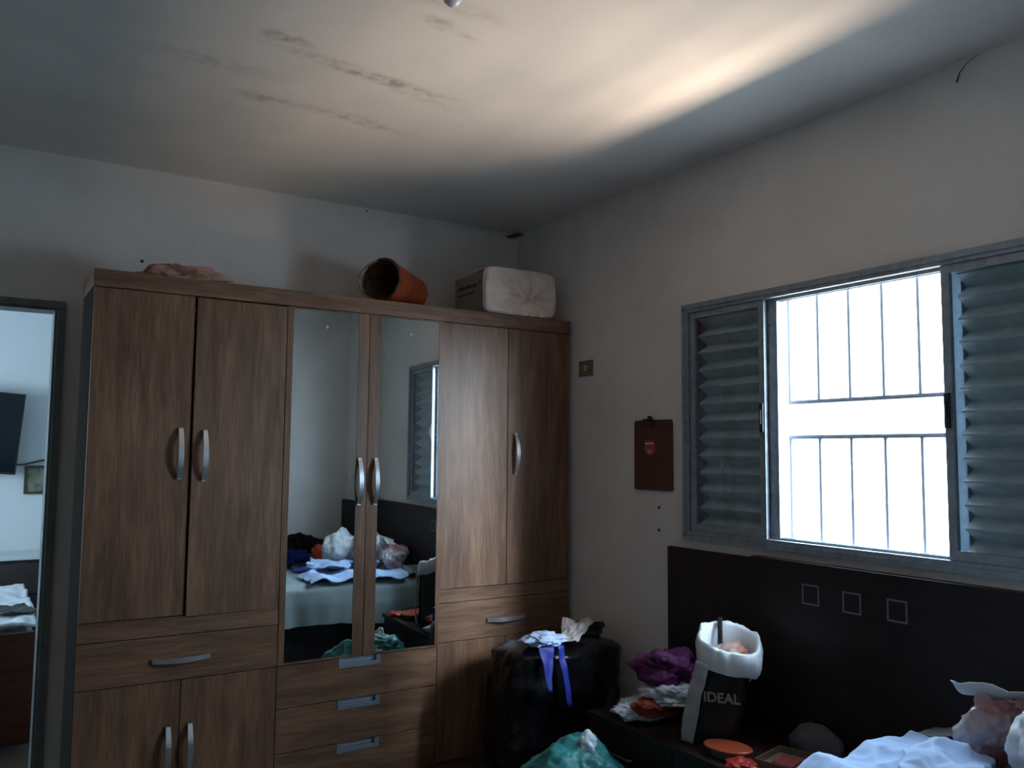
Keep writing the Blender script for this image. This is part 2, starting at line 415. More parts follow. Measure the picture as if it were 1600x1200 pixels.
# ------------------------------------------------------------------ wardrobe
def wardrobe():
    w = thing('wardrobe', 'tall wood-grain wardrobe with two mirror doors beside the doorway', 'wardrobe', (1.228, .24, 0))
    D1 = .41; t = .018; f = .019
    X = [0, .4080, .8200, 1.2340, 1.6340, 2.0440, 2.4560]
    bm = bmesh.new()
    side = mat('shade_toned_side', (.045, .040, .036), .95, spec=.02, noise_amt=.3, nscale=20, stretch=(4, 4, .5))  # sides coloured darker than the wood fronts to stand for the shade there
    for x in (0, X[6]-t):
        q = box('side_panel', x, x+t, f, D1, 0, 2.304, side, w, .001); q['label'] = 'laminate side panel with shade put into its colour'
    for x in (X[2]-t/2, X[4]-t/2): addbox(bm, x, x+t, f, D1, 0, 2.304)
    addbox(bm, t, X[6]-t, D1-.006, D1, .05, 2.30)
    for z in (.06, .640, .845, .909): addbox(bm, t, X[2]-t/2, f+.002, D1-.006, z, z+t); 
    for z in (.06, .640): addbox(bm, X[2]+t/2, X[4]-t/2, f+.002, D1-.006, z, z+t)
    for z in (.06, .655, .85, .92): addbox(bm, X[4]+t/2, X[6]-t, f+.002, D1-.006, z, z+t)
    obj('carcass', bm, WOOD_V, w)
    box('cornice', -.004, X[6]+.004, -.004, D1, 2.3055, 2.380, WOOD_H, w, .0015)
    box('plinth', .002, X[6]-.002, .020, .04, 0.001, .074, WOOD_H, w)
    g = .0018
    def front(name, x0, x1, z0, z1, m, ang=0, hinge=None):
        # front panel; its origin is the hinge edge so a door can stand ajar
        hx = x0 if hinge != 'r' else x1
        bm = bmesh.new(); addbox(bm, x0+g-hx, x1-g-hx, 0, .018, z0+g, z1-g, .0012)
        o = obj(name, bm, m, w); o.location = (hx, 0, 0); o.rotation_euler = (0, 0, ang); return o, hx
    def hv(door, hx, x, zc, L=.222): h = bow_handle('handle', (x-hx, 0, zc), L, 'z', CHROME, door); h['label'] = 'silver arched handle'
    # tall doors
    d, hx = front('door', X[0], X[1], .918, 2.304, WOOD_V, 0); hv(d, hx, .365, 1.610)
    d, hx = front('door', X[1]+.004, X[2], .912, 2.300, WOOD_V, radians(1.6), 'r'); hv(d, hx, .464, 1.602)
    d, hx = front('door', X[4], X[5], .928, 2.304, WOOD_V)
    for (x, z) in ((1.990, 1.713), (1.992, 1.566), (1.955, 1.52)):
        hb = bmesh.new(); lathe(hb, [(.0001, .0008), (.0032, .0006), (.0034, .0001)], 10, Matrix.Translation((x-hx, 0, z)) @ Matrix.Rotation(radians(90), 4, 'X'))
        h = obj('screw_hole', hb, BLACKP, d); h['label'] = 'dark screw hole where a handle is missing'
    d, hx = front('door', X[5], X[6], .928, 2.304, WOOD_V, 0, 'r'); hv(d, hx, 2.092, 1.622)
    # mirror doors
    for k, (x0, x1, mx0, mx1, hingeside, ang, hxx) in enumerate([(X[2], X[3], .850, 1.178, 'l', 0, 1.193), (X[3], X[4], 1.292, 1.612, 'L', radians(-2.25), 1.277)]):
        hx = x0
        bm = bmesh.new(); z0, z1 = .651, 2.304; zt = 2.296; zb = .662
        for b in ((x0+g, mx0-.0005, z0+g, z1-g), (mx1+.0005, x1-g, z0+g, z1-g), (mx0-.0005, mx1+.0005, zt+.0005, z1-g), (mx0-.0005, mx1+.0005, z0+g, zb-.0005)):
            addbox(bm, b[0]-hx, b[1]-hx, 0, .018, b[2], b[3])
        addbox(bm, mx0-hx-.0005, mx1-hx+.0005, .010, .018, zb-.0005, zt+.0005)
        d = obj('mirror_door', bm, WOOD_V, w); d.location = (hx, 0, 0); d.rotation_euler = (0, 0, ang)
        mb = bmesh.new(); addbox(mb, mx0-hx+.0002, mx1-hx-.0002, .001, .0098, zb, zt, .0008)
        m = obj('mirror', mb, MIRROR, d); m['label'] = 'mirror glass'
        hv(d, hx, hxx, 1.481, .226)
        sb = bmesh.new(); sx = (mx0+mx1)/2-hx
        lathe(sb, [(.0001, 0), (.006, .0005), (.008, .004), (.008, .006)], 14, Matrix.Translation((sx, -.004, 2.220)) @ Matrix.Rotation(radians(-90), 4, 'X'))
        obj('mirror_button', sb, CHROME, d, True)
    # rails, drawers
    front('rail', X[0], X[2], .837, .918, WOOD_H)
    d, hx = front('drawer', X[0], X[2], .649, .837, WOOD_H); h = bow_handle('handle', (.405, 0, .737), .235, 'x', CHROME, d); h['label'] = 'silver arched handle'
    front('rail', X[4], X[6], .859, .928, WOOD_H)
    d, hx = front('drawer', X[4], X[6], .662, .859, WOOD_H); h = bow_handle('handle', (2.040-hx, 0, .752), .235, 'x', CHROME, d); h['label'] = 'silver arched handle'
    zs = [.651, .460, .262, .078]
    for k in range(3):
        z1, z0 = zs[k], zs[k+1]
        # drawer front with a notch at the top for the recessed metal pull
        c0, c1, cz = 1.120, 1.320, z1-.026
        bm = bmesh.new()
        addbox(bm, X[2]+g, c0, 0, .018, z0+g, z1-g); addbox(bm, c1, X[4]-g, 0, .018, z0+g, z1-g); addbox(bm, c0, c1, 0, .018, z0+g, cz)
        d = obj('drawer', bm, WOOD_H, w)
        pb = bmesh.new(); y0, y1 = -.003, 0.001
        addbox(pb, c0-.006, c0+.020, y0, y1, z1-.046, z1-.001); addbox(pb, c1-.016, c1+.006, y0, y1, z1-.046, z1-.001)
        addbox(pb, c0+.020, c1-.016, y0, y1, z1-.046, z1-.026)
        addbox(pb, c0+.0005, c1-.0005, .0145, .0175, cz+.001, z1-.003)
        p = obj('recessed_pull', pb, mat('satin_steel', (.42, .50, .60), .35, .75), d); p['label'] = 'steel recessed pull'
    for (x0, x1, hxx) in ((X[0], X[1], .362), (X[1], X[2], .450)):
        d, hx = front('lower_door', x0, x1, .078, .649, WOOD_V); hv(d, hx, hxx, .355)
    front('lower_door', X[4], X[5], .078, .662, WOOD_V); front('lower_door', X[5], X[6], .078, .662, WOOD_V)
    inv = Matrix.Translation(w.location).inverted()
    for ch in w.children: ch.matrix_parent_inverse = inv
wardrobe()

# ------------------------------------------------------------------ things on top of the wardrobe
TOP = 2.3805
def peach_bag():
    m = mat('peach_plastic', (.42, .34, .30), .45, col2=(.40, .13, .05), nscale=5, detail=2)
    o = blob('plastic_bag', (.37, .17, TOP+.028), (.175, .11, .058), m, None, 3, .35, 1.7, .22, 5, TOP)
    tag(o, 'flattened peach and orange plastic bag on top of the wardrobe', 'plastic bag')
peach_bag()
def basket():
    t = thing('wicker_basket', 'round wicker basket lying on its side on top of the wardrobe', 'basket', (1.42, .20, TOP))
    ax = Vector((.86, .50, -.075)).normalized()
    up = Vector((0, 0, 1)); u = up.cross(ax).normalized(); v = ax.cross(u).normalized()
    R0, R1, L = .116, .088, .30
    c0 = Vector((1.345, .125, TOP+.1265))
    wick = mat('wicker_brown', (.13, .062, .034), .6, noise_amt=.6, nscale=14, stretch=(1, 1, 3), bump=.9, bscale=70)
    orange = mat('orange_glaze', (.34, .060, .018), .35, noise_amt=.55, nscale=7)
    def ringpt(r, s, a): return c0+ax*s+(u*cos(a)+v*sin(a))*r
    seg, nr = 72, 22
    # woven shell: inside and mouth band dark
    bm = bmesh.new(); inner = []; outer = []
    for j in range(nr+1):
        s = L*j/nr; r = R0+(R1-R0)*j/nr
        rows_i = []; rows_o = []
        for k in range(seg):
            a = 2*pi*k/seg; wv = .0022*(1 if (k//3+j) % 2 else -1)
            rows_i.append(bm.verts.new(ringpt(r-.007+wv, s, a)))
        inner.append(rows_i)
    for j in range(nr):
        for k in range(seg):
            bm.faces.new((inner[j][(k+1) % seg], inner[j][k], inner[j+1][k], inner[j+1][(k+1) % seg]))
    bm.faces.new(inner[-1])
    obj('woven_lining', bm, wick, t)
    bm = bmesh.new()
    for j in range(nr+1):
        s = L*j/nr; r = R0+(R1-R0)*j/nr
        outer.append([bm.verts.new(ringpt(r+.0012*(1 if (k//3+j//2) % 2 else -1), s, 2*pi*k/seg)) for k in range(seg)])
    for j in range(nr):
        for k in range(seg): bm.faces.new((outer[j][k], outer[j][(k+1) % seg], outer[j+1][(k+1) % seg], outer[j+1][k]))
    bm.faces.new(outer[-1][::-1])
    obj('basket_wall', bm, orange, t)
    bm = bmesh.new()
    pts = [ringpt(R0-.002, -.003, 2*pi*k/48)+ax*.003*sin(k*pi/2) for k in range(49)]
    tube(bm, pts, .0075, 8); obj('rim', bm, wick, t, True)
    # hoop handle folded forward
    bm = bmesh.new(); pts = []
    for k in range(25):
        a = pi*.08+pi*.84*k/24
        pts.append(c0-ax*(.008+.030*sin(pi*k/24))+v*cos(a)*R0*.93+u*sin(a)*(R0*1.02))
    tube(bm, pts, .006, 8); obj('hoop_handle', bm, mat('pale_cane', (.25, .16, .10), .5), t, True)
    adopt(t)
basket()
def wrapped_box():
    t = thing('packed_box', 'cardboard box wrapped in a knotted white plastic bag on wardrobe top', 'box', (2.14, .2, TOP))
    card = mat('cardboard', (.30, .24, .19), .8, noise_amt=.2, nscale=4)
    x0, x1, y0, y1, z0, z1 = 1.925, 2.345, .045, .40, TOP+.002, TOP+.245
    b = box('carton', x0, x1, y0, y1, z0, z1, card, t, .004)
    pr = bmesh.new()
    for (ya, yb, za, zb) in ((.15, .20, .165, .185), (.21, .27, .165, .185), (.28, .36, .165, .185), (.17, .25, .13, .142), (.26, .36, .13, .142), (.10, .13, .175, .19)):
        addbox(pr, x0-.0012, x0-.0002, ya, yb, z0+za, z0+zb)
    p = obj('printing', pr, mat('carton_ink', (.06, .055, .05), .7), b); p['label'] = 'smudged dark printing'
    # plastic cover: front face gathered to a knot, wrapped round the top and sides
    film = mat('white_film', (.86, .74, .66), .35, col2=(.70, .55, .46), nscale=4.5)
    bm = bmesh.new(); N_ = 64; kx, kz = 2.195, TOP+.105
    X0, X1, Z0, Z1 = 1.905, 2.375, TOP+.003, TOP+.268
    def edge(a):
        dx, dz = cos(a), sin(a); s = 1e9
        if dx > 0: s = min(s, (X1-kx)/dx)
        if dx < 0: s = min(s, (X0-kx)/dx)
        if dz > 0: s = min(s, (Z1-kz)/dz)
        if dz < 0: s = min(s, (Z0-kz)/dz)
        p = Vector((kx+dx*s, 0, kz+dz*s)); c = Vector(((X0+X1)/2, 0, (Z0+Z1)/2)); d = p-c
        ex = abs(d.x)/((X1-X0)/2); ez = abs(d.z)/((Z1-Z0)/2)
        k = (ex**7+ez**7)**(1/7); d /= k
        return c+d
    rings = []; NA = 160
    for j in range(0, 40):
        f = j/26
        row = []
        for k in range(NA):
            a = 2*pi*k/NA; e = edge(a)
            fold = sin(a*9+2.2*sin(a*2+f*2))*.5+.5*noise.noise(Vector((cos(a)*3, sin(a)*3, f*2)))
            if j <= 26:
                x = kx+(e.x-kx)*f; z = kz+(e.z-kz)*f
                y = .036-.020*(1-(1-f)**2)**.5+(.020 if f > .96 else 0)*(f-.96)/.04-(.026*fold*(1-f*.45)+.026*(ridged(Vector((x*8, z*8, 2)))-.45))*min(1, f*4)*min(1, (1-f)*6+.15)
                if j == 0: y = .012
            else:
                g_ = (j-26)/13; x = e.x; z = e.z; y = .036+g_*.20+.004*fold
                x += .004*noise.noise(Vector((x*9, y*20, z*9)))
                z = max(Z0, z+.006*noise.noise(Vector((x*12, y*12, 3))))
                y += (.03*noise.noise(Vector((cos(a)*2, sin(a)*2, 4)))) if j == 39 else 0
                if e.x < X0+.02: y = min(y, .036+.014*g_)
            row.append(bm.verts.new((x, y, max(z, Z0))))
        rings.append(row)
    for j in range(len(rings)-1):
        for k in range(NA): bm.faces.new((rings[j][(k+1) % NA], rings[j][k], rings[j+1][k], rings[j+1][(k+1) % NA]))
    obj('plastic_cover', bm, film, t, True)
    kb = bmesh.new()
    tube(kb, [(kx-.028, .012, kz+.010), (kx-.010, .004, kz+.003), (kx+.012, .006, kz-.004), (kx+.028, .014, kz-.016)], .008, 8, rs=[.003, .010, .009, .003])
    tube(kb, [(kx-.030, .012, kz-.030), (kx-.010, .003, kz-.010), (kx+.010, .003, kz+.008)], .006, 8, rs=[.003, .008, .004])
    obj('knot', kb, film, t, True)
    adopt(t)
wrapped_box()

# ------------------------------------------------------------------ right wall: switch, clipboard, screws
def socket():
    t = thing('wall_socket', 'small tan square socket plate with pale centre, right of the wardrobe', 'socket', (XB, -.12, 2.10))
    tan = mat('tan_plastic', (.24, .17, .10), .5, noise_amt=.3, nscale=40)
    bm = bmesh.new(); addbox(bm, XB-.010, XB-.0005, -.184, -.060, 2.058, 2.146, .003); obj('plate', bm, tan, t)
    bm = bmesh.new(); mt = Matrix.Translation((XB-.0105, -.122, 2.103)) @ Matrix.Rotation(radians(-90), 4, 'Y')
    lathe(bm, [(.0001, .003), (.013, .003), (.017, 0)], 20, mt)
    obj('socket_insert', bm, mat('pale_plastic', (.5, .47, .42), .4), t)
    bm = bmesh.new()
    for dy in (-.005, .005): addbox(bm, XB-.0150, XB-.0134, -.122+dy-.0015, -.122+dy+.0015, 2.099, 2.107)
    obj('pin_hole', bm, BLACKP, t)
    adopt(t)
socket()
def clipboard():
    t = thing('clipboard', 'brown clipboard with round red sticker hung on the wall left of the window', 'clipboard', (XB, -.677, 1.79))
    y0, y1, z0, z1, r = -.818, -.537, 1.447, 1.797, .016
    bm = bmesh.new(); pts = []
    for (cy, cz, a0) in ((y1-r, z1-r, 0), (y0+r, z1-r, 90), (y0+r, z0+r, 180), (y1-r, z0+r, 270)):
        for k in range(6):
            a = radians(a0+k*18); pts.append((cy+cos(a)*r, cz+sin(a)*r))
    A = [bm.verts.new((XB-.010, y, z)) for y, z in pts]; B = [bm.verts.new((XB-.006, y, z)) for y, z in pts]
    bm.faces.new(A); bm.faces.new(B[::-1])
    for i in range(len(pts)): bm.faces.new((A[i], B[i], B[(i+1) % len(pts)], A[(i+1) % len(pts)]))
    bmesh.ops.recalc_face_normals(bm, faces=bm.faces[:])
    obj('board', bm, mat('hardboard', (.075, .022, .014), .45, noise_amt=.25, nscale=20), t)
    bm = bmesh.new(); yc = -.652
    addbox(bm, XB-.016, XB-.0105, yc-.030, yc+.030, 1.765, 1.800, .002)
    tube(bm, [(XB-.018, yc-.034, 1.798), (XB-.018, yc+.034, 1.798)], .006, 10)
    addbox(bm, XB-.022, XB-.015, yc-.024, yc+.002, 1.795, 1.817, .002)
    obj('clip', bm, BLACKP, t)
    bm = bmesh.new(); sc_ = Matrix.Translation((XB-.0102, -.655, 1.660)) @ Matrix.Rotation(radians(-90), 4, 'Y')
    lathe(bm, [(.0001, .0008), (.040, .0008), (.0405, 0)], 32, sc_)
    s = obj('sticker', bm, mat('red_sticker', (.42, .045, .035), .4), t); s['label'] = 'round red sticker'
    bm = bmesh.new()
    x = XB-.0116
    for k in range(7):
        addbox(bm, x-.0003, x+.0004, -.628-k*.009, -.622-k*.009+.0015, 1.676, 1.684)
    obj('sticker_lettering', bm, mat('print_white', (.75, .6, .6), .5), s)
    bm = bmesh.new()
    for dy in (0, .014):
        addbox(bm, x-.0003, x+.0004, -.668+dy, -.660+dy+.002, 1.630, 1.634); addbox(bm, x-.0003, x+.0004, -.668+dy, -.664+dy, 1.630, 1.650)
        addbox(bm, x-.0003, x+.0004, -.660+dy, -.656+dy, 1.630, 1.650); addbox(bm, x-.0003, x+.0004, -.668+dy, -.656+dy, 1.646, 1.650)
    obj('sticker_emblem', bm, mat('print_white', (.75, .6, .6), .5), s)
    adopt(t)
clipboard()
for (name, loc, nrm, lab) in [('wall_plug', (XB, -.711, 1.363), 'x', 'small dark wall plug, upper of two under the clipboard'),
                         ('wall_plug', (XB, -.710, 1.254), 'x', 'small dark wall plug, lower of two under the clipboard'),
                         ('nail', (.268, YA, 2.557), 'y', 'dark nail head in the wall above the left end of the wardrobe'),
                         ('nail', (1.448, YA, 3.005), 'y', 'tiny dark nail head just under the ceiling above the basket')]:
    bm = bmesh.new(); r = .0085 if nrm == 'x' or loc[0] < 1 else .006
    rot = Matrix.Rotation(radians(-90), 4, 'Y') if nrm == 'x' else Matrix.Rotation(radians(90), 4, 'X')
    lathe(bm, [(.0001, .006), (r*.7, .005), (r, .0003)], 12, rot)
    o = obj(name, bm, BLACKP); o.location = loc; tag(o, lab, 'wall plug' if nrm == 'x' else 'nail')
# cobweb wisps
def wisp(name, pts, r, lab, rs=None):
    bm = bmesh.new(); tube(bm, pts, r, 6, rs=rs); o = obj(name, bm, mat('dust_grey', (.10, .09, .09), .9), None, True); tag(o, lab, 'cobweb')
wisp('cobweb', [(XB-.004, -2.345, H-.002), (XB-.010, -2.31, H-.02), (XB-.012, -2.285, H-.045), (XB-.008, -2.27, H-.075)], .0015, 'thin dark cobweb strand under the ceiling above the window', [.001, .0013, .002, .0035])
wisp('cobweb', [(XB-.09, YA-.004, H-.03), (XB-.05, YA-.012, H-.022), (XB-.02, YA-.03, H-.012), (XB-.006, YA-.07, H-.02)], .007, 'small dark dusty cobweb in the ceiling corner above the wrapped box', [.005, .012, .013, .004])

# ------------------------------------------------------------------ ceiling lamp (its glass tip shows at the top of the frame)
def lamp():
    x, y = .722, -1.775
    t = thing('ceiling_lamp', 'ceiling bulb in a white holder, its tip at the top edge', 'lamp', (x, y, H))
    def L_(name, prof, m):
        bm = bmesh.new(); lathe(bm, prof, 28, Matrix.Translation((x, y, H))); bmesh.ops.recalc_face_normals(bm, faces=bm.faces[:]); return obj(name, bm, m, t, True)
    L_('ceiling_rose', [(.0001, -.0005), (.045, -.0005), (.043, -.012), (.02, -.018), (.0001, -.018)], mat('white_plastic', (.7, .7, .68), .4))
    L_('bulb', [(.013, -.018), (.014, -.030), (.026, -.050), (.030, -.068), (.026, -.086), (.014, -.098), (.0001, -.102)], mat('milk_glass', (.62, .70, .80), .12))
    adopt(t)
lamp()

# ------------------------------------------------------------------ headboard (side panel + main panel, squares), nightstand
def headboard():
    t = thing('headboard', 'very dark wood headboard with three inlaid square outlines under the window', 'headboard', (XB-.03, -2.3, 0))
    a = box('side_panel', XB-.030, XB-.004, -1.331, -.800, .08, 1.186, DARKW_V, t, .001)
    b = box('main_panel', XB-.050, XB-.004, -3.415, -1.333, .08, 1.1975, DARKW, t, .0015)
    sq = mat('inlay_grey', (.16, .17, .21), .4)
    for (yc, zc) in ((-1.640, 1.076), (-1.826, 1.072), (-2.012, 1.072)):
        bm = bmesh.new(); h = .040; w = .0065; x0, x1 = XB-.0515, XB-.0502
        for q in ((yc-h, yc+h, zc+h-w, zc+h), (yc-h, yc+h, zc-h, zc-h+w), (yc-h, yc-h+w, zc-h+w, zc+h-w), (yc+h-w, yc+h, zc-h+w, zc+h-w)):
            addbox(bm, x0, x1, *q)
        s = obj('square_inlay', bm, sq, b); s['label'] = 'grey square outline inlay'
    adopt(t)
headboard()
NZ = .490
def nightstand():
    t = thing('nightstand', 'low dark wood nightstand covered with bags and clothes, below the headboard', 'nightstand', (2.2, -1.3, 0))
    x0, x1, y0, y1 = 1.975, 2.425, -1.80, -.80
    bm = bmesh.new()
    addbox(bm, x0+.02, x1, y0+.01, y0+.028, 0, NZ-.026); addbox(bm, x0+.02, x1, y1-.028, y1-.01, 0, NZ-.026)
    addbox(bm, x1-.01, x1, y0+.028, y1-.028, .05, NZ-.026); addbox(bm, x0+.02, x1-.01, -1.345, -1.325, .05, NZ-.026); addbox(bm, x0+.03, x1-.01, y0+.028, y1-.028, .05, .068)
    obj('carcass', bm, NSW, t)
    box('top', x0-.008, x1+.004, y0, y1, NZ-.025, NZ, NSW, t, .002)
    for (ya, yb) in ((y0+.012, -1.337), (-1.333, y1-.012)):
        for (za, zb) in ((.255, NZ-.030), (.052, .251)):
            d = box('drawer', x0+.002, x0+.019, ya, yb, za, zb, NSW, t, .0012)
            bm = bmesh.new(); c = (ya+yb)/2 if ya < -1.34 else -.985; L = .11
            tube(bm, [(x0+.002, c-L, (za+zb)/2), (x0-.014, c-L*.9, (za+zb)/2), (x0-.018, c, (za+zb)/2), (x0-.014, c+L*.9, (za+zb)/2), (x0+.002, c+L, (za+zb)/2)], .005, 8)
            h = obj('handle', bm, mat('dull_handle', (.12, .12, .12), .35, .6), d); h['label'] = 'grey bar handle'
    adopt(t)
nightstand()

# ------------------------------------------------------------------ things on the nightstand
def nz(x, y): return NZ
PAPERW = mat('white_cloth', (.62, .66, .72), .8, noise_amt=.12, nscale=12)
REDC = mat('red_cloth', (.34, .045, .022), .75, noise_amt=.4, nscale=10)
PURPLE = mat('purple_cloth', (.15, .012, .13), .7, noise_amt=.7, nscale=8)
def nz_pile():
    o = blob('folded_cloth', (2.115, -.985, NZ+.030), (.120, .105, .042), PAPERW, None, 11, .25, 1.5, .32, 5, NZ)
    tag(o, 'crumpled white cloth at the bottom left of the nightstand pile', 'cloth')
    o = blob('folded_cloth', (2.13, -1.075, NZ+.062), (.105, .080, .045), REDC, None, 13, .25, 1.5, .30, 5, NZ+.030)
    tag(o, 'red crumpled cloth between two white cloths on the nightstand', 'cloth')
    o = blob('folded_cloth', (2.21, -1.095, NZ+.112), (.125, .110, .048), PAPERW, None, 15, .25, 1.5, .32, 5, NZ+.078)
    tag(o, 'white crumpled cloth directly under the purple garment', 'cloth')
    o = blob('purple_garment', (2.225, -1.02, NZ+.200), (.125, .145, .085), PURPLE, None, 5, .3, 1.3, .20, 5, NZ+.145)
    tag(o, 'bunched purple garment on top of the nightstand pile', 'garment')
    o = blob('brown_garment', (2.36, -1.26, NZ+.165), (.060, .070, .135), mat('brown_cloth', (.20, .085, .050), .8, noise_amt=.3, nscale=9), None, 6, .3, 1.7, .2, 5, NZ+.001)
    tag(o, 'reddish brown bundled garment between the purple one and the lettered bag', 'garment')
nz_pile()

def ideal_bag():
    t = thing('lettered_bag', 'black shopping bag lettered IDEAL with a white plastic liner on nightstand', 'bag', (2.19, -1.42, NZ))
    # local frame: f = towards the viewer, s = to the viewer's right
    s = Vector((.62, -.785, 0)).normalized(); f = Vector((-.785, -.62, 0)).normalized(); up = Vector((0, 0, 1))
    c = Vector((2.175, -1.385, NZ))
    white = mat('white_plastic_bag', (.78, .82, .88), .4, noise_amt=.1, nscale=12)
    black = mat('black_bag', (.010, .009, .012), .4, noise_amt=.3, nscale=20)
    Hb = .360
    def P(a, b, z): return c+s*a+f*b+up*z
    # tapering body, wider at the top to the right
    bm = bmesh.new(); rows = []; nz_ = 20; nk = 48
    for j in range(nz_+1):
        z = .003+Hb*j/nz_; q = j/nz_
        hw = .098+.010*q; hd = .070+.02*q; off = -.022+.068*q
        row = []
        for k in range(nk):
            a = 2*pi*k/nk; ca, sa = cos(a), sin(a); n_ = (abs(ca)**5+abs(sa)**5)**(-1/5)
            x = off+hw*ca*n_; y = hd*sa*n_
            w = .006*noise.noise(Vector((x*14, y*14, z*12)))+.010*max(0, ridged(Vector((x*7, y*7, z*6)))-.6)
            row.append(bm.verts.new(P(x*(1+w*2), y+w*(1 if sa > 0 else -1), z)))
        rows.append(row)
    for j in range(nz_):
        for k in range(nk): bm.faces.new((rows[j][k], rows[j][(k+1) % nk], rows[j+1][(k+1) % nk], rows[j+1][k]))
    bm.faces.new(rows[0][::-1])
    bmesh.ops.recalc_face_normals(bm, faces=bm.faces[:])
    obj('bag_body', bm, black, t, True)
    # white liner folded over the rim
    bm = bmesh.new(); rows = []
    prof = [(.80, -.10), (.86, -.02), (.93, .045), (1.02, .060), (1.10, .045), (1.135, .0), (1.12, -.055), (1.06, -.070)]
    for j, (k_, dz) in enumerate(prof):
        row = []
        for k in range(96):
            a = 2*pi*k/96; ca, sa = cos(a), sin(a); n_ = (abs(ca)**3+abs(sa)**3)**(-1/3)
            back = max(0, -sa)
            wv = noise.noise(Vector((ca*3, sa*3, j*.5)))*.006+.008*(ridged(Vector((ca*2.5, sa*2.5, j*.35)))-.5)
            x = .050+.112*ca*n_*k_+ca*wv; y = .098*sa*n_*k_+sa*wv*1.2
            z = Hb+dz*.74+wv*1.2+(.040*back if 2 <= j <= 5 else .0)-.03*max(0, sa)+(.02*-ca)
            if j >= 6: z -= .018*noise.noise(Vector((ca*2, sa*2, 9)))
            row.append(bm.verts.new(P(x, y, z)))
        rows.append(row)
    for j in range(len(rows)-1):
        for k in range(96): bm.faces.new((rows[j][k], rows[j][(k+1) % 96], rows[j+1][(k+1) % 96], rows[j+1][k]))
    bmesh.ops.recalc_face_normals(bm, faces=bm.faces[:])
    l = obj('liner_cuff', bm, white, t, True); l['label'] = 'white plastic liner folded over the rim'
    # strip of liner hanging down the left edge to the nightstand
    o = quadcloth('liner_tail', [P(-.140, .070, .003), P(-.085, .095, .003), P(-.020, .112, Hb-.045), P(-.072, .100, Hb-.03)], mat('grey_plastic_film', (.42, .43, .45), .5, noise_amt=.15, nscale=14), t, 3, .007)
    o['label'] = 'pale plastic strip down the left edge'
    # strap, contents
    bm = bmesh.new(); tube(bm, [P(.010, -.045, Hb-.02), P(.008, -.070, Hb+.06), P(.006, -.088, Hb+.105), P(.004, -.100, Hb+.06)], .010, 8, .3)
    o = obj('strap', bm, black, t); o['label'] = 'black strap'
    o = blob('bag_filling', P(.05, .0, Hb-.03), (.095, .06, .05), mat('orange_filling', (.50, .11, .012), .6, col2=(.45, .42, .40), nscale=14), t, 8, .3, 2, .25, 4)
    o['label'] = 'orange and white contents'
    # lettering
    cu = bpy.data.curves.new('lettering', 'FONT'); cu.body = 'IDEAL'; cu.size = .052; cu.extrude = .0008; cu.offset = .0016; cu.space_character = 1.02
    tmp = bpy.data.objects.new('lettering_source', cu); COL.objects.link(tmp)
    bpy.context.view_layer.update()
    me = bpy.data.meshes.new_from_object(tmp.evaluated_get(bpy.context.evaluated_depsgraph_get()))
    bpy.data.objects.remove(tmp)
    for v in me.vertices:
        p = P(-.043+v.co.x, .0990+v.co.z, .175+v.co.y)
        v.co = p
    o = link('lettering', me, mat('grey_print', (.30, .29, .28), .5), t)
    adopt(t)
ideal_bag()

def small_tubs():
    t = thing('plastic_tub', 'clear food tub with an orange-red lid in front of the lettered bag', 'food tub', (2.07, -1.53, NZ))
    clear = mat('clear_plastic', (.22, .21, .22), .15, alpha=.75)
    mt = Matrix.Translation((2.075, -1.535, NZ)) @ Matrix.Rotation(.3, 4, 'Z') @ Matrix.Diagonal((.8, 1.15, 1, 1))
    bm = bmesh.new(); lathe(bm, [(.0001, .001), (.062, .001), (.066, .006), (.076, .030)], 40, mt); obj('tub', bm, clear, t, True)
    bm = bmesh.new(); lathe(bm, [(.076, .0305), (.083, .031), (.084, .036), (.080, .040), (.070, .038), (.0001, .039)], 40, mt)
    o = obj('lid', bm, mat('orange_lid', (.46, .085, .035), .35, noise_amt=.25, nscale=14), t, True); o['label'] = 'orange-red lid'
    adopt(t)
    o = blob('red_packet', (2.02, -1.655, NZ+.014), (.055, .060, .020), mat('red_film', (.40, .03, .02), .35), None, 9, .25, 2, .15, 4, NZ)
    tag(o, 'small crumpled red packet at the front edge of the nightstand', 'packet')
    t = thing('open_carton', 'flat open brown carton right of the red packet on the nightstand', 'carton', (2.2, -1.70, NZ))
    mt = Matrix.Translation((2.20, -1.705, NZ)) @ Matrix.Rotation(.25, 4, 'Z')
    cb = mat('brown_card', (.20, .13, .09), .8, noise_amt=.2, nscale=15)
    bm = bmesh.new(); addbox(bm, -.10, .10, -.075, .075, .001, .004, 0, mt)
    for q in ((-.10, -.097, -.075, .075), (.097, .10, -.075, .075), (-.097, .097, -.075, -.072), (-.097, .097, .072, .075)): addbox(bm, *q, .004, .028, 0, mt)
    obj('tray', bm, cb, t)
    bm = bmesh.new(); addbox(bm, -.06, .03, -.05, .03, .0045, .020, .004, mt); o = obj('red_insert', bm, mat('dull_red', (.28, .04, .03), .5), t); o['label'] = 'dull red insert'
    adopt(t)
small_tubs()

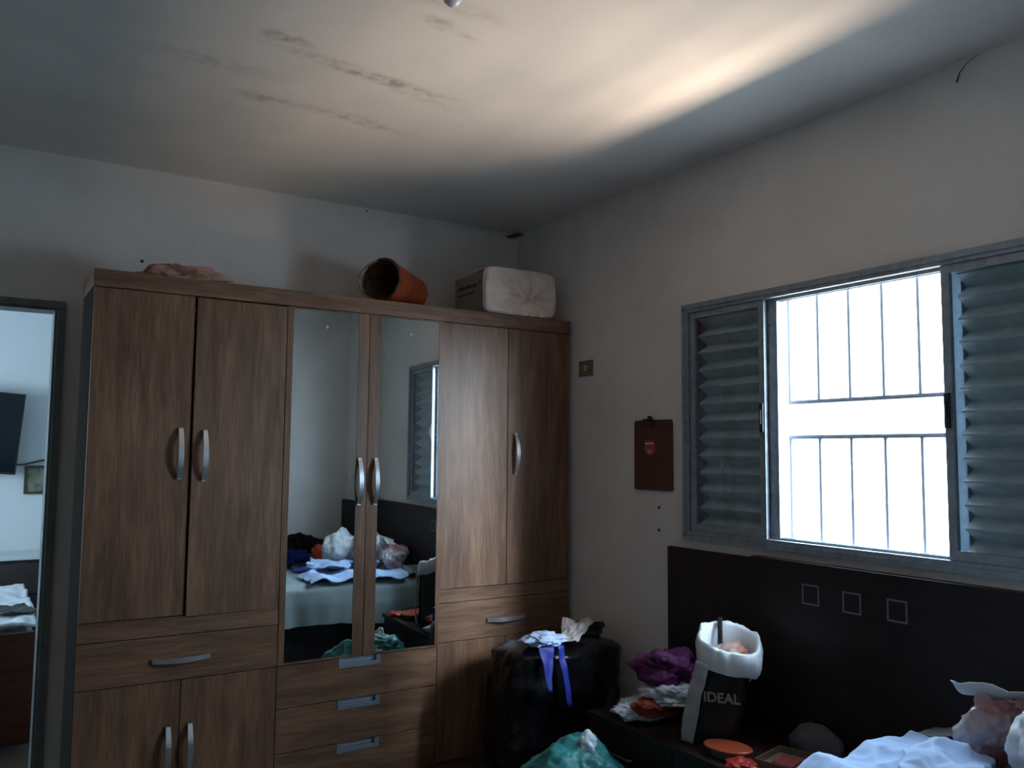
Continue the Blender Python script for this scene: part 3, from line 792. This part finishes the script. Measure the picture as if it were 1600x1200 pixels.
# ------------------------------------------------------------------ bags on the floor in front of the wardrobe
GLOSSY = mat('black_bin_liner', (.004, .004, .006), .26, spec=.35, bump=.3, bscale=25)
def big_bag():
    t = thing('bin_bag', 'big black glossy bin bag stuffed full beside the wardrobe corner', 'bag', (2.08, -.37, 0))
    bm = bmesh.new(); rows = []; nk = 140; nj = 70
    for j in range(nj+1):
        q = j/nj; z = .715*q; row = []
        for k in range(nk):
            a = 2*pi*k/nk; ca, sa = cos(a), sin(a); n_ = (abs(ca)**3.2+abs(sa)**3.2)**(-1/3.2)
            sh = 1.0-.09*q+.06*sin(pi*q)-.10*(1-q)**4
            if q > .93: sh *= max(.0, 1-((q-.93)/.07)**2*.55)
            x = .345*ca*n_*sh; y = .215*sa*n_*sh
            w = .030*noise.noise(Vector((x*4, y*4, z*3+2)))+.022*(ridged(Vector((x*5, y*5, z*4)))-.5)
            p = Vector((2.10+x+w*ca, -.37+y+w*sa, max(.001, z+.02*noise.noise(Vector((x*5, y*5, 1)))*q)))
            p.x = min(p.x, XB-.012); p.y = min(p.y, -.042)
            row.append(bm.verts.new(p))
        rows.append(row)
    for j in range(nj):
        for k in range(nk): bm.faces.new((rows[j][k], rows[j][(k+1) % nk], rows[j+1][(k+1) % nk], rows[j+1][k]))
    bm.faces.new(rows[0][::-1])
    bmesh.ops.recalc_face_normals(bm, faces=bm.faces[:])
    obj('bag_skin', bm, GLOSSY, t, True)
    # inner fill closes the mouth
    o = blob('bag_filling', (2.10, -.37, .625), (.27, .14, .085), GLOSSY, t, 12, .2, 2, .2, 4)
    # knotted ear at the wall side
    o = blob('bag_ear', (2.33, -.33, .715), (.095, .05, .050), GLOSSY, t, 14, .3, 2, .3, 4); o['label'] = 'tied ear of the bag'
    adopt(t)
    bm = None
    bl = mat('pale_blue_cloth', (.55, .68, .92), .7, noise_amt=.1, nscale=14)
    t = thing('white_garment', 'pale blue-white garment with royal blue ties spilling over the bin bag front', 'garment', (1.94, -.50, .72))
    blob('cloth', (1.955, -.50, .742), (.100, .080, .030), bl, t, 16, .3, 2, .25, 5, .716)
    rib = mat('royal_blue_ribbon', (.008, .022, .30), .5)
    for (c, sd) in (([(1.845, -.600, .735), (1.930, -.606, .735), (1.885, -.650, .545), (1.868, -.650, .545)], 22), ([(1.945, -.606, .735), (1.978, -.606, .735), (2.000, -.655, .465), (1.975, -.655, .465)], 23)):
        o = quadcloth('ribbon_tie', c, rib, t, sd, .004, 16, 12, .002); o['label'] = 'royal blue hanging tie'
    adopt(t)
    o = quadcloth('cream_cloth', [(2.02, -.53, .728), (2.10, -.56, .724), (2.31, -.42, .790), (2.17, -.34, .790)], mat('cream_cloth', (.50, .45, .44), .8, noise_amt=.15, nscale=12), None, 21, .022, 30, 10, .006)
    tag(o, 'crumpled cream cloth sticking up from the top of the bin bag', 'cloth')
big_bag()
def teal_bag():
    t = thing('teal_bag', 'bulging teal green plastic bag with a white tip on the floor by the nightstand', 'plastic bag', (1.62, -1.05, 0))
    teal = mat('teal_plastic', (.025, .24, .24), .5, noise_amt=.35, nscale=7)
    blob('bag_skin', (1.70, -1.08, .25), (.250, .22, .225), teal, t, 31, .16, 1.0, .13, 6, .001, peak=[(.0, .1, 1, .75, .18)])
    o = blob('white_tip', (1.715, -1.13, .475), (.036, .035, .055), mat('white_tip', (.66, .74, .82), .45), t, 33, .2, 1.5, .15, 4); o['label'] = 'white plastic poking out'
    adopt(t)
teal_bag()

# ------------------------------------------------------------------ bed
BZ = .66
def bed():
    t = thing('bed', 'bed with a rumpled grey-blue sheet hanging over a black base under the window', 'bed', (1.4, -2.8, 0))
    x0, x1, y0, y1 = .50, 2.415, -3.375, -2.13
    box('base', x0+.03, x1-.01, y0+.03, y1-.05, .10, .40, mat('black_fabric', (.012, .012, .013), .8), t, .01)
    for (x, y) in ((x0+.10, y0+.10), (x0+.10, y1-.12), (x1-.10, y0+.10), (x1-.10, y1-.12)):
        bm = bmesh.new(); lathe(bm, [(.0001, 0), (.022, 0), (.028, .1), (.0001, .1)], 16, Matrix.Translation((x, y, 0))); obj('leg', bm, BLACKP, t)
    box('mattress', x0+.02, x1-.01, y0+.02, y1-.04, .405, BZ-.02, mat('mattress_ticking', (.4, .42, .45), .8), t, .03)
    # sheet draped over top and the wardrobe side
    bm = bmesh.new(); nx, ny = 150, 110; g = []
    path = [(y0-.002, .34), (y0-.002, BZ-.03), (y0+.04, BZ), (y1-.05, BZ), (y1, BZ-.035), (y1+.018, .52), (y1+.022, .37)]
    seg = [0]
    for a, b in zip(path, path[1:]): seg.append(seg[-1]+math.dist(a, b))
    for j in range(ny+1):
        s = seg[-1]*j/ny; k = max(i for i in range(len(path)-1) if seg[i] <= s+1e-9); f_ = (s-seg[k])/(seg[k+1]-seg[k])
        y = path[k][0]*(1-f_)+path[k+1][0]*f_; z = path[k][1]*(1-f_)+path[k+1][1]*f_; row = []
        for i in range(nx+1):
            x = x0-.02+(x1-x0+.01)*i/nx
            hang = max(0, min(1, (BZ-.03-z)/.25))
            p = Vector((x, y, z))
            n1 = .010*(ridged(Vector((x*3.5, y*3.5, z*2)))-.4)+.006*noise.noise(p*11)
            if y > y1-.02: yy = y+hang*(.030*sin(x*17+2*sin(x*5))+.028*noise.noise(Vector((x*9, 0, z*3))))+.004; zz = z+n1-hang*.05*noise.noise(Vector((x*2, 0, 5)))
            elif y < y0+.02: yy = y-hang*.02*sin(x*15); zz = z+n1
            else: yy = y; zz = z+max(0, n1+.006)
            row.append(bm.verts.new((x, yy, zz)))
        g.append(row)
    for j in range(ny):
        for i in range(nx): bm.faces.new((g[j][i], g[j][i+1], g[j+1][i+1], g[j+1][i]))
    bmesh.ops.recalc_face_normals(bm, faces=bm.faces[:])
    o = obj('sheet', bm, mat('sheet_cloth', (.30, .36, .37), .75, noise_amt=.15, nscale=6), t, True)
    adopt(t)
bed()
def bz(x, y): return BZ+.012
def bed_things():
    LB = mat('light_blue_cloth', (.44, .60, .90), .75, noise_amt=.12, nscale=10)
    o = cloth('light_blue_shirt', 2.00, -2.270, .29, .150, lambda x, y: BZ+.014-max(0, y+2.150)*1.1, LB, None, 41, .045, .014, 0, 80, 60, 7, .05)
    tag(o, 'light blue shirt spread on the bed edge nearest the nightstand', 'shirt')
    o = cloth('light_blue_towel', 1.98, -2.45, .16, .11, lambda x, y: BZ+.070, LB, None, 43, .045, .014, .5, 60, 50, 9, .16)
    tag(o, 'crumpled light blue towel lying over the shirt in front of the clear bag', 'towel')
    CL = mat('clear_pink_film', (.52, .50, .50), .3, col2=(.36, .13, .14), nscale=7, alpha=.93, detail=2)
    o = blob('clear_bag', (2.28, -2.45, BZ+.145), (.125, .110, .105), CL, None, 45, .25, 1.2, .20, 5, BZ+.03, peak=[(-.2, .5, 1, .9, .25)])
    tag(o, 'clear plastic bag with pinkish contents on the bed beside the headboard', 'plastic bag')
    WB = mat('white_carrier', (.70, .75, .80), .4, noise_amt=.1, nscale=8)
    o = blob('white_bag', (2.16, -2.70, BZ+.165), (.15, .125, .165), WB, None, 47, .22, 1.1, .16, 5, BZ+.02, peak=[(.2, -.1, 1, .85, .3)])
    tag(o, 'full white carrier bag on the bed behind the clear bag', 'plastic bag')
    o = quadcloth('pale_plastic_sheet', [(2.17, -2.355, BZ+.282), (2.21, -2.37, BZ+.240), (2.34, -2.60, BZ+.250), (2.24, -2.62, BZ+.282)], mat('pale_film', (.50, .49, .46), .5), None, 49, .007)
    tag(o, 'stiff pale plastic flap standing on top of the clear bag', 'plastic sheet')
    o = quadcloth('grey_envelope', [(2.30, -2.150, BZ+.040), (2.425, -2.145, BZ+.045), (2.425, -2.30, BZ+.085), (2.30, -2.305, BZ+.085)], mat('grey_green_paper', (.24, .27, .27), .7), None, 50, .006)
    tag(o, 'flat grey-green envelope between the shirt and the headboard', 'envelope')
    o = cloth('navy_garment', 1.78, -2.93, .17, .10, bz, mat('navy_cloth', (.003, .006, .045), .9, spec=.1), None, 51, .10, .06, .15, 60, 50, 5, .15)
    tag(o, 'dark navy garment on the bed, seen in the left mirror', 'garment')
    o = cloth('black_garment', 2.02, -3.20, .30, .10, bz, mat('black_cloth', (.004, .004, .005), .9, spec=.1), None, 53, .12, .15, .1, 60, 50, 5, .12)
    tag(o, 'black garment heaped on the far side of the bed', 'garment')
    o = blob('red_garment', (2.10, -2.95, BZ+.10), (.09, .075, .095), mat('bright_red_cloth', (.50, .05, .02), .7), None, 55, .25, 1.6, .15, 4, BZ+.02)
    tag(o, 'bright red garment on the bed next to the white bag', 'garment')
    o = cloth('blue_trousers', 1.90, -2.73, .11, .07, bz, mat('strong_blue_cloth', (.04, .06, .30), .8), None, 57, .03, .012, .2, 40, 40, 8, .1)
    tag(o, 'strong blue trousers between the navy garment and the light blue shirt', 'trousers')
bed_things()
o = blob('grey_cloth_bundle', (2.378, -1.700, NZ+.030), (.046, .115, .085), mat('grey_cover', (.10, .10, .115), .8), None, 71, .12, 1.2, .08, 5, NZ, clampx=2.43)
tag(o, 'dim grey bundled cloth at the bed end of the nightstand against the headboard', 'cloth')

# ------------------------------------------------------------------ next room
def next_room():
    y = RY1
    t = thing('television', 'flat screen television on a wall bracket in the next room', 'television', (-.60, y-.12, 1.77))
    bm = bmesh.new(); addbox(bm, -.52, .52, -.02, .02, -.315, .315, .006); obj('television_case', bm, BLACKP, t)
    bm = bmesh.new(); addbox(bm, -.505, .505, -.0225, -.0205, -.298, .300)
    obj('screen', bm, mat('dark_screen', (.006, .012, .018), .06, spec=.9), t)
    bm = bmesh.new(); addbox(bm, -.05, .05, .02, .10, -.05, .05); obj('bracket', bm, BLACKP, t)
    t.rotation_euler = (radians(5), radians(4), radians(-3))
    bm = bmesh.new()
    tube(bm, [(-.19, y-.05, 1.52), (-.13, y-.012, 1.50), (-.06, y-.010, 1.495), (.02, y-.010, 1.515), (.10, y-.010, 1.535), (.22, y-.010, 1.55)], .006, 8)
    o = obj('cable', bm, BLACKP, None, True); tag(o, 'black cable sagging from the television along the next room wall', 'cable')
    t = thing('picture_frame', 'small dark framed picture on the next room wall under the cable', 'picture', (.05, y, 1.38))
    x0, x1, z0, z1 = -.036, .175, 1.265, 1.490; w = .018
    bm = bmesh.new()
    for q in ((x0, x0+w, z0, z1), (x1-w, x1, z0, z1), (x0+w, x1-w, z0, z0+w), (x0+w, x1-w, z1-w, z1)): addbox(bm, q[0], q[1], y-.020, y-.0005, q[2], q[3])
    obj('frame', bm, mat('dark_gilt', (.05, .04, .025), .4), t)
    bm = bmesh.new(); addbox(bm, x0+w, x1-w, y-.012, y-.006, z0+w, z1-w)
    obj('print', bm, mat('faded_print', (.22, .24, .17), .4, col2=(.03, .05, .045), nscale=14), t)
    adopt(t)
    t = thing('dresser', 'dark dresser with a pale top in the next room', 'dresser', (-.3, 3.6, 0))
    box('top', -1.10, .62, 3.42, 3.895, .800, .825, mat('pale_top', (.55, .60, .60), .4), t, .003)
    box('body', -1.08, .60, 3.45, 3.88, .02, .799, mat('dresser_dark', (.03, .022, .02), .5), t, .003)
    for k in range(3):
        box('drawer', -1.06, .58, 3.435, 3.449, .06+k*.245, .285+k*.245, mat('dresser_dark', (.03, .022, .02), .5), t, .002)
    adopt(t)
    t = thing('figurine', 'small dark figurine with a bright top on the pale dresser', 'figurine', (-.24, 3.6, .826))
    bm = bmesh.new(); lathe(bm, [(.0001, 0), (.045, 0), (.035, .02), (.015, .05), (.022, .10), (.025, .14), (.012, .165), (.0001, .166)], 20); obj('body', bm, BLACKP, t, True)
    bm = bmesh.new(); lathe(bm, [(.0001, .167), (.012, .167), (.020, .185), (.014, .205), (.0001, .208)], 20); obj('head', bm, mat('pale_plastic', (.5, .47, .42), .4), t, True)
    t = thing('second_bed', 'bed with white cover and reddish wooden footboard in the next room', 'bed', (-.6, 2.0, 0))
    box('footboard', -1.40, -.020, 1.55, 1.585, .02, .62, wood('red_wood', (.09, .018, .009), (.04, .008, .005), 'x'), t, .006)
    box('mattress', -1.36, -.04, 1.59, 3.40, .30, .60, mat('mattress_ticking', (.4, .42, .45), .8), t, .04)
    o = cloth('bedspread', -.69, 2.45, .66, .82, lambda x, y: .60, mat('white_cover', (.62, .68, .72), .8), t, 61, .05, .02, 0, 90, 90, 6, .03)
    adopt(t)
    o = cloth('dark_shawl', -.14, 1.98, .10, .12, lambda x, y: .655, mat('shawl', (.05, .055, .05), .8), None, 63, .03, .01, .3, 30, 30, 9, .1)
    tag(o, 'dark crumpled shawl lying on the white bedspread', 'shawl')
next_room()
bpy.context.view_layer.update()
